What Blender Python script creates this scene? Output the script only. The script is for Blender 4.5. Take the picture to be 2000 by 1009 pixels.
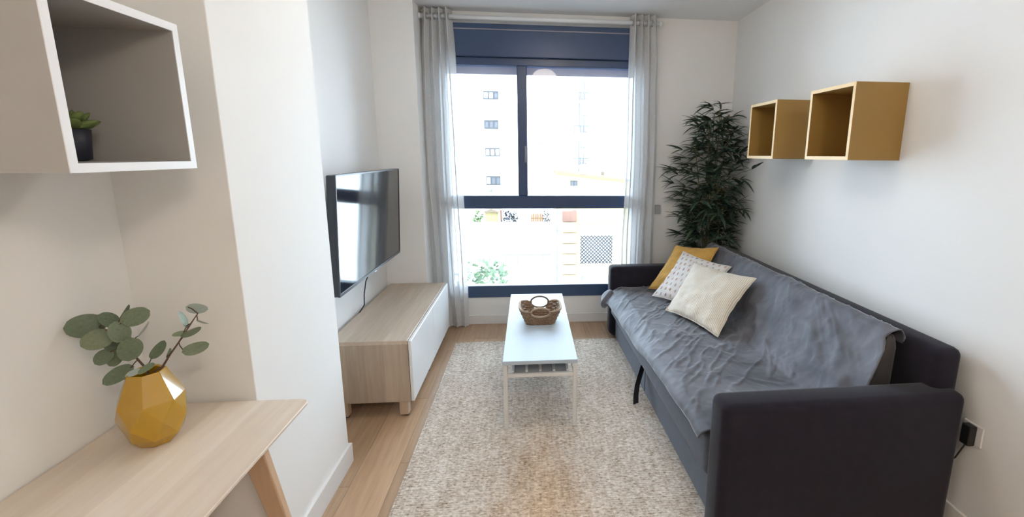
import bpy, bmesh, math, random
import numpy as np
from mathutils import Vector, Matrix, noise as mnoise

rnd = random.Random(7)
SC = bpy.context.scene
COL = SC.collection
for _o in list(bpy.data.objects):
    bpy.data.objects.remove(_o, do_unlink=True)

# ------------------------------------------------------------------ camera
F, CX, CY = 915.86, 1120.38, 481.88
YAW, PITCH, ROLL, CAMH = 0.0949, -0.1939, 0.0084, 1.5294
cyw, syw, cp, sp = math.cos(YAW), math.sin(YAW), math.cos(PITCH), math.sin(PITCH)
fw = Vector((syw * cp, cyw * cp, sp)); rt = Vector((cyw, -syw, 0)); up = rt.cross(fw)
r2 = rt * math.cos(ROLL) + up * math.sin(ROLL)
u2 = -rt * math.sin(ROLL) + up * math.cos(ROLL)
cam = bpy.data.cameras.new('camera')
cam.sensor_fit = 'HORIZONTAL'; cam.sensor_width = 36.0
cam.lens = F / 2000 * 36.0
cam.shift_x = (1000 - CX) / 2000
cam.shift_y = (CY - 504.5) / 2000
cam.clip_start = 0.02; cam.clip_end = 500
camo = bpy.data.objects.new('camera', cam); COL.objects.link(camo)
camo.matrix_world = Matrix(((r2.x, u2.x, -fw.x, 0), (r2.y, u2.y, -fw.y, 0), (r2.z, u2.z, -fw.z, CAMH), (0, 0, 0, 1)))
SC.camera = camo

# ------------------------------------------------------------------ light
SKY_STRENGTH = 7.8
SUN_STRENGTH = 2.5
LAMP_MIDDLE, LAMP_REAR = 7.5, 26.0
EXPOSURE = 0.85
w = bpy.data.worlds.new('overcast_sky'); SC.world = w; w.use_nodes = True
bg = w.node_tree.nodes['Background']
bg.inputs[0].default_value = (0.69, 0.86, 1.0, 1); bg.inputs[1].default_value = SKY_STRENGTH
sun = bpy.data.lights.new('sun', 'SUN'); sun.energy = SUN_STRENGTH; sun.angle = 0.02; sun.color = (1, 0.95, 0.86)
suno = bpy.data.objects.new('sun', sun); COL.objects.link(suno)
suno.rotation_euler = Vector((0.35, 0.75, -0.75)).to_track_quat('-Z', 'Y').to_euler()
pl = bpy.data.lights.new('window_portal', 'AREA'); pl.shape = 'RECTANGLE'; pl.size = 1.66; pl.size_y = 2.0
pl.cycles.is_portal = True
plo = bpy.data.objects.new('window_portal', pl); COL.objects.link(plo)
plo.location = (0.115, 4.24, 1.31); plo.rotation_euler = (-math.pi / 2, 0, 0)
vs = SC.view_settings
vs.view_transform = 'Standard'; vs.look = 'None'; vs.exposure = EXPOSURE; vs.gamma = 1.0; vs.use_curve_mapping = False

# ------------------------------------------------------------------ materials
MATS = {}
def nt(name):
    m = bpy.data.materials.new(name); m.use_nodes = True
    t = m.node_tree; b = t.nodes['Principled BSDF']; MATS[name] = m
    return m, t, b
def N(t, kind, **kw):
    n = t.nodes.new(kind)
    for k, v in kw.items():
        if k in n.inputs.keys() if isinstance(k, str) else False: n.inputs[k].default_value = v
        else: setattr(n, k, v)
    return n
def ramp(t, fac, stops):
    r = t.nodes.new('ShaderNodeValToRGB'); t.links.new(fac, r.inputs[0])
    e = r.color_ramp.elements
    while len(e) < len(stops): e.new(0.5)
    for i, (p, c) in enumerate(stops):
        e[i].position = p; e[i].color = (*c, 1)
    return r.outputs[0]
def coords(t, scale=(1, 1, 1), rot=(0, 0, 0)):
    tc = t.nodes.new('ShaderNodeTexCoord'); mp = t.nodes.new('ShaderNodeMapping')
    mp.inputs['Scale'].default_value = scale; mp.inputs['Rotation'].default_value = rot
    t.links.new(tc.outputs['Object'], mp.inputs[0]); return mp.outputs[0]
def nz(t, vec, scale=5, detail=3, rough=0.5):
    n = t.nodes.new('ShaderNodeTexNoise'); n.inputs['Scale'].default_value = scale
    n.inputs['Detail'].default_value = detail; n.inputs['Roughness'].default_value = rough
    if vec is not None: t.links.new(vec, n.inputs['Vector'])
    return n.outputs['Fac']
def bump(t, b, h, strength=0.2, dist=0.01):
    n = t.nodes.new('ShaderNodeBump'); n.inputs['Strength'].default_value = strength
    n.inputs['Distance'].default_value = dist
    t.links.new(h, n.inputs['Height']); t.links.new(n.outputs[0], b.inputs['Normal'])
def mix(t, fac, a, b, mode='MIX'):
    n = t.nodes.new('ShaderNodeMix'); n.data_type = 'RGBA'; n.blend_type = mode
    for s, v in ((n.inputs['Factor'], fac), (n.inputs['A'], a), (n.inputs['B'], b)):
        if hasattr(v, 'links') or isinstance(v, bpy.types.NodeSocket): t.links.new(v, s)
        elif isinstance(v, (int, float)): s.default_value = v
        else: s.default_value = (*v, 1)
    # RGBA sockets live further down the list
    return n
def mixc(t, fac, a, b, mode='MIX'):
    n = t.nodes.new('ShaderNodeMix'); n.data_type = 'RGBA'; n.blend_type = mode
    for s, v in ((n.inputs[0], fac), (n.inputs[6], a), (n.inputs[7], b)):
        if isinstance(v, bpy.types.NodeSocket): t.links.new(v, s)
        elif isinstance(v, (int, float)): s.default_value = v
        else: s.default_value = (*v, 1)
    return n.outputs[2]
def math_(t, op, a, b=None):
    n = t.nodes.new('ShaderNodeMath'); n.operation = op
    for i, v in enumerate((a, b)):
        if v is None: continue
        if isinstance(v, bpy.types.NodeSocket): t.links.new(v, n.inputs[i])
        else: n.inputs[i].default_value = v
    return n.outputs[0]
def plain(name, c, rough=0.5, var=0.06, scale=8, bmp=0.0, bscale=60, metallic=0.0, spec=0.5, sheen=0.0, coat=0.0):
    """one colour with a slight cloudy variation and fine relief"""
    m, t, b = nt(name); v = coords(t)
    f = nz(t, v, scale, 3)
    c0 = tuple(x * (1 - var) for x in c); c1 = tuple(min(1, x * (1 + var)) for x in c)
    t.links.new(ramp(t, f, [(0.3, c0), (0.7, c1)]), b.inputs['Base Color'])
    b.inputs['Roughness'].default_value = rough; b.inputs['Metallic'].default_value = metallic
    b.inputs['Specular IOR Level'].default_value = spec
    b.inputs['Sheen Weight'].default_value = sheen; b.inputs['Sheen Roughness'].default_value = 0.4
    b.inputs['Coat Weight'].default_value = coat
    if bmp: bump(t, b, nz(t, v, bscale, 4), bmp, 0.003)
    return m
def wood(name, ca, cb, axis='y', board=None, rough=0.45, rand=0.0, gscale=3.0):
    """grain running along one axis; boards of slightly different tone"""
    m, t, b = nt(name)
    sc = {'x': (0.9, 14, 14), 'y': (14, 0.9, 14), 'z': (14, 14, 0.9)}[axis]
    oi = t.nodes.new('ShaderNodeObjectInfo')
    tc = t.nodes.new('ShaderNodeTexCoord'); mp = t.nodes.new('ShaderNodeMapping'); mp.inputs['Scale'].default_value = sc
    add = t.nodes.new('ShaderNodeVectorMath'); add.operation = 'ADD'
    sh = t.nodes.new('ShaderNodeVectorMath'); sh.operation = 'SCALE'; sh.inputs[0].default_value = (13.1, 7.7, 5.3)
    t.links.new(oi.outputs['Random'], sh.inputs['Scale'])
    t.links.new(tc.outputs['Object'], add.inputs[0])
    if rand: t.links.new(sh.outputs[0], add.inputs[1])
    t.links.new(add.outputs[0], mp.inputs[0])
    f = nz(t, mp.outputs[0], gscale, 5, 0.62)
    col = ramp(t, f, [(0.25, ca), (0.75, cb)])
    if board:
        ax, wd = board
        sx = t.nodes.new('ShaderNodeSeparateXYZ'); t.links.new(tc.outputs['Object'], sx.inputs[0])
        cell = math_(t, 'FLOOR', math_(t, 'DIVIDE', sx.outputs['XYZ'.index(ax.upper())], wd))
        wn = t.nodes.new('ShaderNodeTexWhiteNoise'); wn.noise_dimensions = '1D'; t.links.new(cell, wn.inputs['W'])
        col = mixc(t, 1.0, col, ramp(t, wn.outputs['Value'], [(0, (0.80, 0.78, 0.76)), (1, (1.0, 1.0, 1.0))]), 'MULTIPLY')
    if rand:
        col = mixc(t, 1.0, col, ramp(t, oi.outputs['Random'], [(0, (1 - rand,) * 3), (1, (1.0, 1.0, 1.0))]), 'MULTIPLY')
    t.links.new(col, b.inputs['Base Color']); b.inputs['Roughness'].default_value = rough
    bump(t, b, f, 0.08, 0.002)
    return m

plain('wall_paint', (0.875, 0.87, 0.86), 0.75, 0.012, 2, 0.05, 140)
plain('ceiling_paint', (0.92, 0.93, 0.94), 0.85, 0.01, 2)
plain('skirting_white', (0.80, 0.79, 0.78), 0.4, 0.01)
wood('oak_floor', (0.43, 0.27, 0.16), (0.60, 0.41, 0.26), 'y', None, 0.38, 0.22)
plain('subfloor', (0.16, 0.10, 0.06), 0.9)
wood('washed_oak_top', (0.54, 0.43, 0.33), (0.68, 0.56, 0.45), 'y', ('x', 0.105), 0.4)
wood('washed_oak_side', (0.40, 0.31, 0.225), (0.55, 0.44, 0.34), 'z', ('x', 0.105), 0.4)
wood('oak_leg', (0.46, 0.33, 0.23), (0.58, 0.43, 0.31), 'z', None, 0.4)
wood('ash_desk', (0.80, 0.68, 0.56), (0.90, 0.81, 0.71), 'y', ('x', 0.125), 0.42)
wood('ash_leg', (0.56, 0.37, 0.23), (0.70, 0.49, 0.33), 'z', None, 0.42)
plain('white_lacquer', (0.83, 0.84, 0.85), 0.28, 0.01)
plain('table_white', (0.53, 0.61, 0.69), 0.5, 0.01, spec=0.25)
plain('table_metal', (0.78, 0.76, 0.74), 0.35, 0.02)
plain('shelf_grey', (0.42, 0.44, 0.47), 0.5, 0.05)
plain('window_navy', (0.034, 0.066, 0.150), 0.30, 0.08, 3)
plain('shutter_lilac', (0.30, 0.28, 0.33), 0.5, 0.05)
plain('handle_grey', (0.16, 0.17, 0.22), 0.3, 0.02, metallic=0.5)
plain('rod_white', (0.80, 0.82, 0.84), 0.3, 0.01)
plain('steel', (0.55, 0.56, 0.58), 0.3, 0.02, metallic=0.9)
plain('black_plastic', (0.012, 0.012, 0.014), 0.35, 0.05)
plain('tv_plastic', (0.03, 0.033, 0.04), 0.3, 0.05)
plain('switch_grey', (0.42, 0.43, 0.46), 0.4, 0.02)
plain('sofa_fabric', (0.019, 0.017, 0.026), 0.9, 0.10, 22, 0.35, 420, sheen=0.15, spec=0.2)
plain('sofa_fabric_lit', (0.095, 0.110, 0.150), 0.9, 0.10, 22, 0.35, 420, sheen=0.25)  # same sofa fabric, window light on its front painted in as paler blue
plain('back_cover', (0.075, 0.068, 0.068), 0.9, 0.1, 12, 0.3, 260, sheen=0.2)
plain('strap_black', (0.012, 0.012, 0.018), 0.8, 0.05)
plain('cushion_mustard', (0.62, 0.36, 0.085), 0.9, 0.08, 12, 0.3, 260, sheen=0.2)
plain('cabinet_grey', (0.44, 0.42, 0.40), 0.5, 0.02)
plain('edge_white', (0.88, 0.88, 0.90), 0.35, 0.01)
plain('cabinet_ochre', (0.35, 0.205, 0.055), 0.5, 0.03)
plain('ochre_edge_lit', (0.80, 0.56, 0.26), 0.45, 0.02)  # ochre shelf edges, with the bright light on them painted in as cream
plain('vase_yellow', (0.46, 0.26, 0.010), 0.16, 0.06, 5, coat=0.5)
plain('vase_inside', (0.16, 0.09, 0.01), 0.6)
plain('stem_brown', (0.10, 0.055, 0.035), 0.7, 0.2, 40)
plain('pot_navy', (0.012, 0.014, 0.028), 0.45, 0.1)
plain('succulent_green', (0.11, 0.15, 0.035), 0.6, 0.3, 30)
plain('soil', (0.03, 0.02, 0.013), 0.95, 0.3, 60, 0.6, 90)
plain('pot_wicker', (0.30, 0.22, 0.15), 0.8, 0.2, 40, 0.5, 90)
plain('bamboo_stem', (0.20, 0.19, 0.09), 0.6, 0.2, 20)
plain('lamp_body', (0.8, 0.8, 0.8), 0.4)
plain('cement_white', (0.82, 0.82, 0.81), 0.9, 0.03, 0.6, 0.1, 6)
plain('render_cream', (0.32, 0.265, 0.095), 0.9, 0.04, 0.8, 0.1, 6)
plain('stone_cream', (0.20, 0.145, 0.080), 0.9, 0.10, 1.5, 0.2, 8)
plain('stone_red', (0.10, 0.05, 0.035), 0.9, 0.10, 1.5)
plain('asphalt', (0.72, 0.74, 0.76), 0.9, 0.05, 0.5)
plain('ext_frame', (0.012, 0.012, 0.014), 0.6)
plain('ext_blind', (0.035, 0.037, 0.045), 0.6, 0.1, 4)
plain('ext_white_pane', (0.75, 0.75, 0.75), 0.4)
plain('ext_metal', (0.07, 0.07, 0.08), 0.6)
plain('roof_tan', (0.10, 0.075, 0.05), 0.9, 0.1, 2)
plain('fence_wood', (0.13, 0.065, 0.028), 0.85, 0.2, 3)
plain('hut_yellow', (0.22, 0.17, 0.075), 0.8, 0.1, 3)
plain('hedge_green', (0.04, 0.07, 0.015), 0.8, 0.4, 6)
plain('hedge_dark', (0.010, 0.012, 0.02), 0.8, 0.4, 6)
plain('trunk_brown', (0.09, 0.06, 0.04), 0.9, 0.2, 10)

def leafmat(name, ca, cb, rough=0.5, scale=9.0):
    m, t, b = nt(name); oi = t.nodes.new('ShaderNodeObjectInfo'); v = coords(t)
    f = nz(t, v, scale, 3)
    s = math_(t, 'MULTIPLY', math_(t, 'ADD', oi.outputs['Random'], f), 0.5)
    t.links.new(ramp(t, s, [(0.2, ca), (0.8, cb)]), b.inputs['Base Color'])
    b.inputs['Roughness'].default_value = rough
    return m
leafmat('eucalyptus_leaf', (0.070, 0.105, 0.062), (0.215, 0.260, 0.165), 0.5)
leafmat('eucalyptus_pale', (0.30, 0.36, 0.33), (0.42, 0.48, 0.44), 0.5)
leafmat('bamboo_leaf', (0.018, 0.042, 0.032), (0.070, 0.125, 0.078), 0.45, 16)
leafmat('tree_leaf', (0.025, 0.060, 0.030), (0.17, 0.19, 0.09), 0.6, 5)

# glass: clear pane with a mirror film on top
def glass(name, refl, tint=(1, 1, 1)):
    m = bpy.data.materials.new(name); m.use_nodes = True; t = m.node_tree; t.nodes.clear(); MATS[name] = m
    o = t.nodes.new('ShaderNodeOutputMaterial'); mx = t.nodes.new('ShaderNodeMixShader')
    tr = t.nodes.new('ShaderNodeBsdfTransparent'); gl = t.nodes.new('ShaderNodeBsdfGlossy')
    tr.inputs[0].default_value = (*tint, 1); gl.inputs['Roughness'].default_value = 0.01
    fr = t.nodes.new('ShaderNodeFresnel'); fr.inputs[0].default_value = refl
    t.links.new(fr.outputs[0], mx.inputs[0]); t.links.new(tr.outputs[0], mx.inputs[1]); t.links.new(gl.outputs[0], mx.inputs[2])
    t.links.new(mx.outputs[0], o.inputs[0])
glass('window_glass', 1.35, (0.98, 0.99, 1.0))
glass('ext_glass', 1.5, (0.7, 0.75, 0.8))

# sheer curtain
m = bpy.data.materials.new('curtain_sheer'); m.use_nodes = True; t = m.node_tree; t.nodes.clear(); MATS['curtain_sheer'] = m
o_ = t.nodes.new('ShaderNodeOutputMaterial')
df = t.nodes.new('ShaderNodeBsdfDiffuse'); df.inputs[0].default_value = (0.80, 0.80, 0.80, 1)
tl = t.nodes.new('ShaderNodeBsdfTranslucent'); tl.inputs[0].default_value = (0.78, 0.80, 0.82, 1)
tp = t.nodes.new('ShaderNodeBsdfTransparent')
m1 = t.nodes.new('ShaderNodeMixShader'); m1.inputs[0].default_value = 0.34
m2 = t.nodes.new('ShaderNodeMixShader')
wv = nz(t, coords(t, (400, 400, 60)), 1.0, 2)
t.links.new(ramp(t, wv, [(0.3, (0.06,) * 3), (0.7, (0.20,) * 3)]), m2.inputs[0])
t.links.new(df.outputs[0], m1.inputs[1]); t.links.new(tl.outputs[0], m1.inputs[2])
t.links.new(m1.outputs[0], m2.inputs[1]); t.links.new(tp.outputs[0], m2.inputs[2]); t.links.new(m2.outputs[0], o_.inputs[0])

# television screen
m, t, b = nt('tv_screen'); b.inputs['Base Color'].default_value = (0.008, 0.009, 0.012, 1)
b.inputs['Roughness'].default_value = 0.07; b.inputs['Specular IOR Level'].default_value = 0.9
t.links.new(ramp(t, nz(t, coords(t), 3, 1), [(0, (0.007, 0.008, 0.011)), (1, (0.010, 0.011, 0.014))]), b.inputs['Base Color'])

# velvet throw
m, t, b = nt('throw_velvet'); v = coords(t)
f = nz(t, v, 3.2, 3, 0.5); f2 = nz(t, coords(t, (1, 2.2, 1)), 7, 2, 0.5)
c = ramp(t, math_(t, 'ADD', math_(t, 'MULTIPLY', f, 0.65), math_(t, 'MULTIPLY', f2, 0.35)), [(0.36, (0.074, 0.075, 0.092)), (0.64, (0.165, 0.170, 0.200))])  # soft sheen patches put into the velvet colour
t.links.new(c, b.inputs['Base Color']); b.inputs['Roughness'].default_value = 0.7
b.inputs['Sheen Weight'].default_value = 0.6; b.inputs['Sheen Roughness'].default_value = 0.3
bump(t, b, nz(t, v, 11, 3, 0.5), 0.22, 0.012)

# dotted cushion (little leaf prints in offset rows)
m, t, b = nt('cushion_dots'); uv = t.nodes.new('ShaderNodeTexCoord'); sx = t.nodes.new('ShaderNodeSeparateXYZ')
t.links.new(uv.outputs['UV'], sx.inputs[0])
vv = math_(t, 'MULTIPLY', sx.outputs[1], 9.0); row = math_(t, 'FLOOR', vv)
off = math_(t, 'MULTIPLY', math_(t, 'MODULO', row, 2.0), 0.5)
uu = math_(t, 'ADD', math_(t, 'MULTIPLY', sx.outputs[0], 9.0), off)
fu = math_(t, 'SUBTRACT', math_(t, 'FRACT', uu), 0.5); fv = math_(t, 'SUBTRACT', math_(t, 'FRACT', vv), 0.5)
d = math_(t, 'SQRT', math_(t, 'ADD', math_(t, 'POWER', math_(t, 'MULTIPLY', fu, 1.7), 2.0), math_(t, 'POWER', fv, 2.0)))
wn = t.nodes.new('ShaderNodeTexWhiteNoise'); wn.noise_dimensions = '2D'
cb = t.nodes.new('ShaderNodeCombineXYZ'); t.links.new(math_(t, 'FLOOR', uu), cb.inputs[0]); t.links.new(row, cb.inputs[1]); t.links.new(cb.outputs[0], wn.inputs['Vector'])
dotc = ramp(t, wn.outputs['Value'], [(0.0, (0.30, 0.28, 0.36)), (0.5, (0.58, 0.36, 0.26)), (1.0, (0.45, 0.40, 0.40))])
msk = math_(t, 'LESS_THAN', d, 0.27)
t.links.new(mixc(t, msk, (0.80, 0.77, 0.76), dotc), b.inputs['Base Color']); b.inputs['Roughness'].default_value = 0.9
bump(t, b, nz(t, coords(t), 240, 3), 0.2, 0.002)

# fine striped cushion
m, t, b = nt('cushion_stripes'); uv = t.nodes.new('ShaderNodeTexCoord'); sx = t.nodes.new('ShaderNodeSeparateXYZ')
t.links.new(uv.outputs['UV'], sx.inputs[0])
s = math_(t, 'SINE', math_(t, 'MULTIPLY', sx.outputs[0], 6.2832 * 44))
c = ramp(t, math_(t, 'ADD', math_(t, 'MULTIPLY', s, 0.5), 0.5), [(0.25, (0.60, 0.50, 0.36)), (0.7, (0.80, 0.77, 0.72))])
t.links.new(c, b.inputs['Base Color']); b.inputs['Roughness'].default_value = 0.9
bump(t, b, nz(t, coords(t), 240, 3), 0.25, 0.002)

# jute
m, t, b = nt('jute'); tc = t.nodes.new('ShaderNodeTexCoord'); sx = t.nodes.new('ShaderNodeSeparateXYZ')
t.links.new(tc.outputs['Object'], sx.inputs[0])
PX, PY = 0.026, 0.0135
big = nz(t, coords(t, (6, 2.5, 1)), 1.6, 3, 0.6); stra = nz(t, coords(t, (42, 95, 30)), 1.0, 4, 0.72)
warp = nz(t, coords(t, (75, 6, 1)), 1.0, 2); fine = nz(t, coords(t, (110, 260, 30)), 1.0, 2)
s = math_(t, 'ADD', math_(t, 'MULTIPLY', stra, 0.75), math_(t, 'ADD', math_(t, 'MULTIPLY', math_(t, 'ADD', big, warp), 0.16), math_(t, 'MULTIPLY', fine, 0.22)))
c = ramp(t, s, [(0.44, (0.15, 0.105, 0.07)), (0.54, (0.42, 0.335, 0.26)), (0.66, (0.66, 0.585, 0.51)), (0.80, (0.90, 0.85, 0.79))])
# warm light painted into the jute colour around the middle of the weave
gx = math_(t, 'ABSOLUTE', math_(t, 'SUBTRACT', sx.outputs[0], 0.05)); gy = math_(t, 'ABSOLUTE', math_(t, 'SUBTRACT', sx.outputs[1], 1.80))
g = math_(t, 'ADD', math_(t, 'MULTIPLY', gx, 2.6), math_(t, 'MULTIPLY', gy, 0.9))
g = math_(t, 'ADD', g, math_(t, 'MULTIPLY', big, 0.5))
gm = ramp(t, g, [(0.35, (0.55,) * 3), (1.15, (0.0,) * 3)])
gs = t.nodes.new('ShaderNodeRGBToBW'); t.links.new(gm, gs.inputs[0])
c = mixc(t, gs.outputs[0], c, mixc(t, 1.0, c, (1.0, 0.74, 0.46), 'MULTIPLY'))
t.links.new(c, b.inputs['Base Color']); b.inputs['Roughness'].default_value = 0.95
bump(t, b, stra, 0.5, 0.004)

# wicker
m, t, b = nt('wicker'); v = coords(t, (90, 90, 150))
f = nz(t, v, 1.0, 3); t.links.new(ramp(t, f, [(0.25, (0.13, 0.075, 0.045)), (0.55, (0.30, 0.19, 0.115)), (0.85, (0.48, 0.36, 0.24))]), b.inputs['Base Color'])
b.inputs['Roughness'].default_value = 0.7; bump(t, b, f, 0.6, 0.004)
plain('wicker_rim', (0.46, 0.35, 0.25), 0.7, 0.2, 60, 0.4, 120)
plain('wicker_dark', (0.17, 0.12, 0.09), 0.7, 0.25, 60, 0.4, 120)

for nm, st_ in (('lamp_glow', LAMP_MIDDLE), ('lamp_glow_rear', LAMP_REAR)):
    m = bpy.data.materials.new(nm); m.use_nodes = True; t = m.node_tree; t.nodes.clear(); MATS[nm] = m
    o_ = t.nodes.new('ShaderNodeOutputMaterial'); em = t.nodes.new('ShaderNodeEmission')
    em.inputs[0].default_value = (1.0, 0.87, 0.72, 1); em.inputs[1].default_value = st_; t.links.new(em.outputs[0], o_.inputs[0])

# ------------------------------------------------------------------ builders
def tag(o, label=None, cat=None, group=None, kind=None):
    if label: o['label'] = label
    if cat: o['category'] = cat
    if group: o['group'] = group
    if kind: o['kind'] = kind
    return o
def ob(name, me, mat=None, parent=None, local=False):
    o = bpy.data.objects.new(name, me); COL.objects.link(o)
    if mat and not me.materials: me.materials.append(MATS[mat])
    if parent is not None:
        o.parent = parent
        if not local and parent.type == 'EMPTY':
            o.matrix_parent_inverse = Matrix.Translation(-Vector(parent.location))
    return o
def thing(name, label, cat, loc=(0, 0, 0), group=None, rz=0.0):
    o = bpy.data.objects.new(name, None); COL.objects.link(o); o.location = loc; o.rotation_euler = (0, 0, rz)
    o.empty_display_size = 0.1
    return tag(o, label, cat, group)
def fin(bm, name='mesh', smooth=False):
    bmesh.ops.recalc_face_normals(bm, faces=bm.faces)
    me = bpy.data.meshes.new(name); bm.to_mesh(me); bm.free()
    if smooth: me.shade_smooth()
    return me
def addbox(bm, x0, x1, y0, y1, z0, z1):
    vs_ = [bm.verts.new((x, y, z)) for z in (z0, z1) for y in (y0, y1) for x in (x0, x1)]
    for f in ((0, 2, 3, 1), (4, 5, 7, 6), (0, 1, 5, 4), (2, 6, 7, 3), (0, 4, 6, 2), (1, 3, 7, 5)):
        bm.faces.new([vs_[i] for i in f])
    return vs_
def box(x0, x1, y0, y1, z0, z1, bev=0.0, seg=2, smooth=None):
    bm = bmesh.new(); addbox(bm, x0, x1, y0, y1, z0, z1)
    if bev: bmesh.ops.bevel(bm, geom=bm.edges[:] , offset=bev, segments=seg, profile=0.5, affect='EDGES')
    return fin(bm, smooth=(bev > 0.012 if smooth is None else smooth))
def boxes(lst):
    bm = bmesh.new()
    for b_ in lst: addbox(bm, *b_)
    return fin(bm)
def prism(poly, z0, z1, bev=0.0, seg=2, axis='z', smooth=False):
    bm = bmesh.new()
    def P(a, b_, c_):
        return {'z': (a, b_, c_), 'y': (a, c_, b_), 'x': (c_, a, b_)}[axis]
    lo = [bm.verts.new(P(x, y, z0)) for x, y in poly]; hi = [bm.verts.new(P(x, y, z1)) for x, y in poly]
    n = len(poly); bm.faces.new(lo[::-1]); bm.faces.new(hi)
    for i in range(n): bm.faces.new((lo[i], lo[(i + 1) % n], hi[(i + 1) % n], hi[i]))
    if bev: bmesh.ops.bevel(bm, geom=bm.edges[:], offset=bev, segments=seg, profile=0.5, affect='EDGES')
    return fin(bm, smooth=smooth)
def tube(pts, r, n=8, closed=False, cap=True):
    pts = [Vector(p) for p in pts]; m_ = len(pts); bm = bmesh.new(); rings = []
    rr = r if isinstance(r, (list, tuple)) else [r] * m_
    prev = None
    for i, p in enumerate(pts):
        if closed: tg = (pts[(i + 1) % m_] - pts[i - 1])
        else: tg = pts[min(i + 1, m_ - 1)] - pts[max(i - 1, 0)]
        tg.normalize()
        if prev is None:
            a = tg.cross(Vector((0, 0, 1)))
            if a.length < 0.1: a = tg.cross(Vector((1, 0, 0)))
        else: a = prev - tg * prev.dot(tg)
        a.normalize(); prev = a; b_ = tg.cross(a)
        rings.append([bm.verts.new(p + (a * math.cos(k * 2 * math.pi / n) + b_ * math.sin(k * 2 * math.pi / n)) * rr[i]) for k in range(n)])
    for i in range(m_ if closed else m_ - 1):
        A, B = rings[i], rings[(i + 1) % m_]
        for k in range(n): bm.faces.new((A[k], A[(k + 1) % n], B[(k + 1) % n], B[k]))
    if cap and not closed: bm.faces.new(rings[0][::-1]); bm.faces.new(rings[-1])
    return fin(bm, smooth=True)
def lathe(prof, n=24, c=(0, 0, 0), smooth=True):
    bm = bmesh.new(); rings = []
    for r, z in prof:
        rings.append([bm.verts.new((c[0] + r * math.cos(k * 2 * math.pi / n), c[1] + r * math.sin(k * 2 * math.pi / n), c[2] + z)) for k in range(n)])
    for A, B in zip(rings, rings[1:]):
        for k in range(n): bm.faces.new((A[k], A[(k + 1) % n], B[(k + 1) % n], B[k]))
    bm.faces.new(rings[0][::-1]); bm.faces.new(rings[-1])
    return fin(bm, smooth=smooth)
def grid_mesh(V, nu, nv, uvs=True, closed_u=False):
    """V: list of nu*nv points, v fastest"""
    faces = []
    for i in range(nu - 1):
        for j in range(nv - 1):
            a = i * nv + j; faces.append((a, a + nv, a + nv + 1, a + 1))
    me = bpy.data.meshes.new('sheet'); me.from_pydata([tuple(p) for p in V], [], faces); me.update()
    me.shade_smooth(); return me
def fbm(x, y, z=0.0, o=4):
    return mnoise.fractal(Vector((x, y, z)), 0.6, 2.0, o)

# ------------------------------------------------------------------ room shell
CEIL = 2.66
WR0, WR1 = (1.742, 1.0), (1.79, 4.15)          # the right wall opens slightly towards the window
def WX(y): return WR0[0] + (WR1[0] - WR0[0]) * (y - WR0[1]) / (WR1[1] - WR0[1])
XL, XP, XT, XN = -1.24, -0.913, -1.17, -0.85    # desk wall, pillar face, television wall, window niche
YP, YP2, YC, YB, YR = 1.531, 2.2056, 3.86, 4.15, -2.6
st = lambda o: tag(o, kind='structure')

fl = st(ob('floor', box(-1.45, 2.0, YR - .1, 4.4, -0.12, -0.0125), 'subfloor'))
tag(fl, 'warm oak plank floor running towards the window')
PW, PL = 0.19, 1.38
plank_me = None
bmp_ = box(0, PW - .0012, 0, PL - .0012, -0.012, 0.0, 0.0008, 1)
bmp_.materials.append(MATS['oak_floor'])
nrow = int(3.4 / PW) + 1
for i in range(nrow):
    off = -rnd.random() * PL
    y = YR + off
    while y < 4.4:
        if y > -0.2 - PL or True:
            p = bpy.data.objects.new('plank', bmp_); COL.objects.link(p); p.parent = fl
            p.location = (-1.42 + i * PW, y, 0)
        y += PL
st(ob('ceiling', box(-1.45, 2.0, YR - .15, 4.4, CEIL, CEIL + .15), 'ceiling_paint'))
st(ob('wall_left', box(XL - .15, XL, YR, YP, 0, CEIL), 'wall_paint'))
st(ob('wall_left_pillar', box(XL - .15, XP, YP, YP2, 0, CEIL, 0.002, 1), 'wall_paint'))
st(ob('wall_left_television', box(XL - .15, XT, YP2, YC, 0, CEIL), 'wall_paint'))
st(ob('wall_left_column', box(XL - .15, XN, YC, 4.4, 0, CEIL, 0.002, 1), 'wall_paint'))
WX0, WX1, WZ0, WZ1 = -0.74, 0.97, 0.254, 2.56
st(ob('wall_back', boxes([(XN, WX0, YB, 4.4, 0, CEIL), (WX1, 1.95, YB, 4.4, 0, CEIL), (WX0, WX1, YB, 4.4, 0, WZ0), (WX0, WX1, YB, 4.4, WZ1, CEIL)]), 'wall_paint'))
st(ob('wall_right', prism([(WX(YR), YR), (WX(YR) + .2, YR), (WX(4.2) + .2, 4.2), (WX(4.2), 4.2)], 0, CEIL), 'wall_paint'))
st(ob('wall_rear', box(-1.45, 2.0, YR - .15, YR, 0, CEIL), 'wall_paint'))
BH, BT = 0.10, 0.013
st(ob('baseboard_left', box(XL, XL + BT, YR, YP, 0, BH, .003, 1), 'skirting_white'))
st(ob('baseboard_pillar', boxes([(XP, XP + BT, YP - BT, YP2 + BT, 0, BH), (XL + BT, XP, YP - BT, YP, 0, BH), (XT, XP, YP2, YP2 + BT, 0, BH)]), 'skirting_white'))
st(ob('baseboard_back', box(XN, WX(YB) , YB - BT, YB, 0, 0.085, .003, 1), 'skirting_white'))
st(ob('baseboard_television', box(XT, XT + BT, YP2 + BT, YC, 0, BH, .003, 1), 'skirting_white'))
st(ob('baseboard_right', prism([(WX(YR) - BT, YR), (WX(YR), YR), (WX(4.13), 4.13), (WX(4.13) - BT, 4.13)], 0, 0.11, .003, 1), 'skirting_white'))

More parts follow.
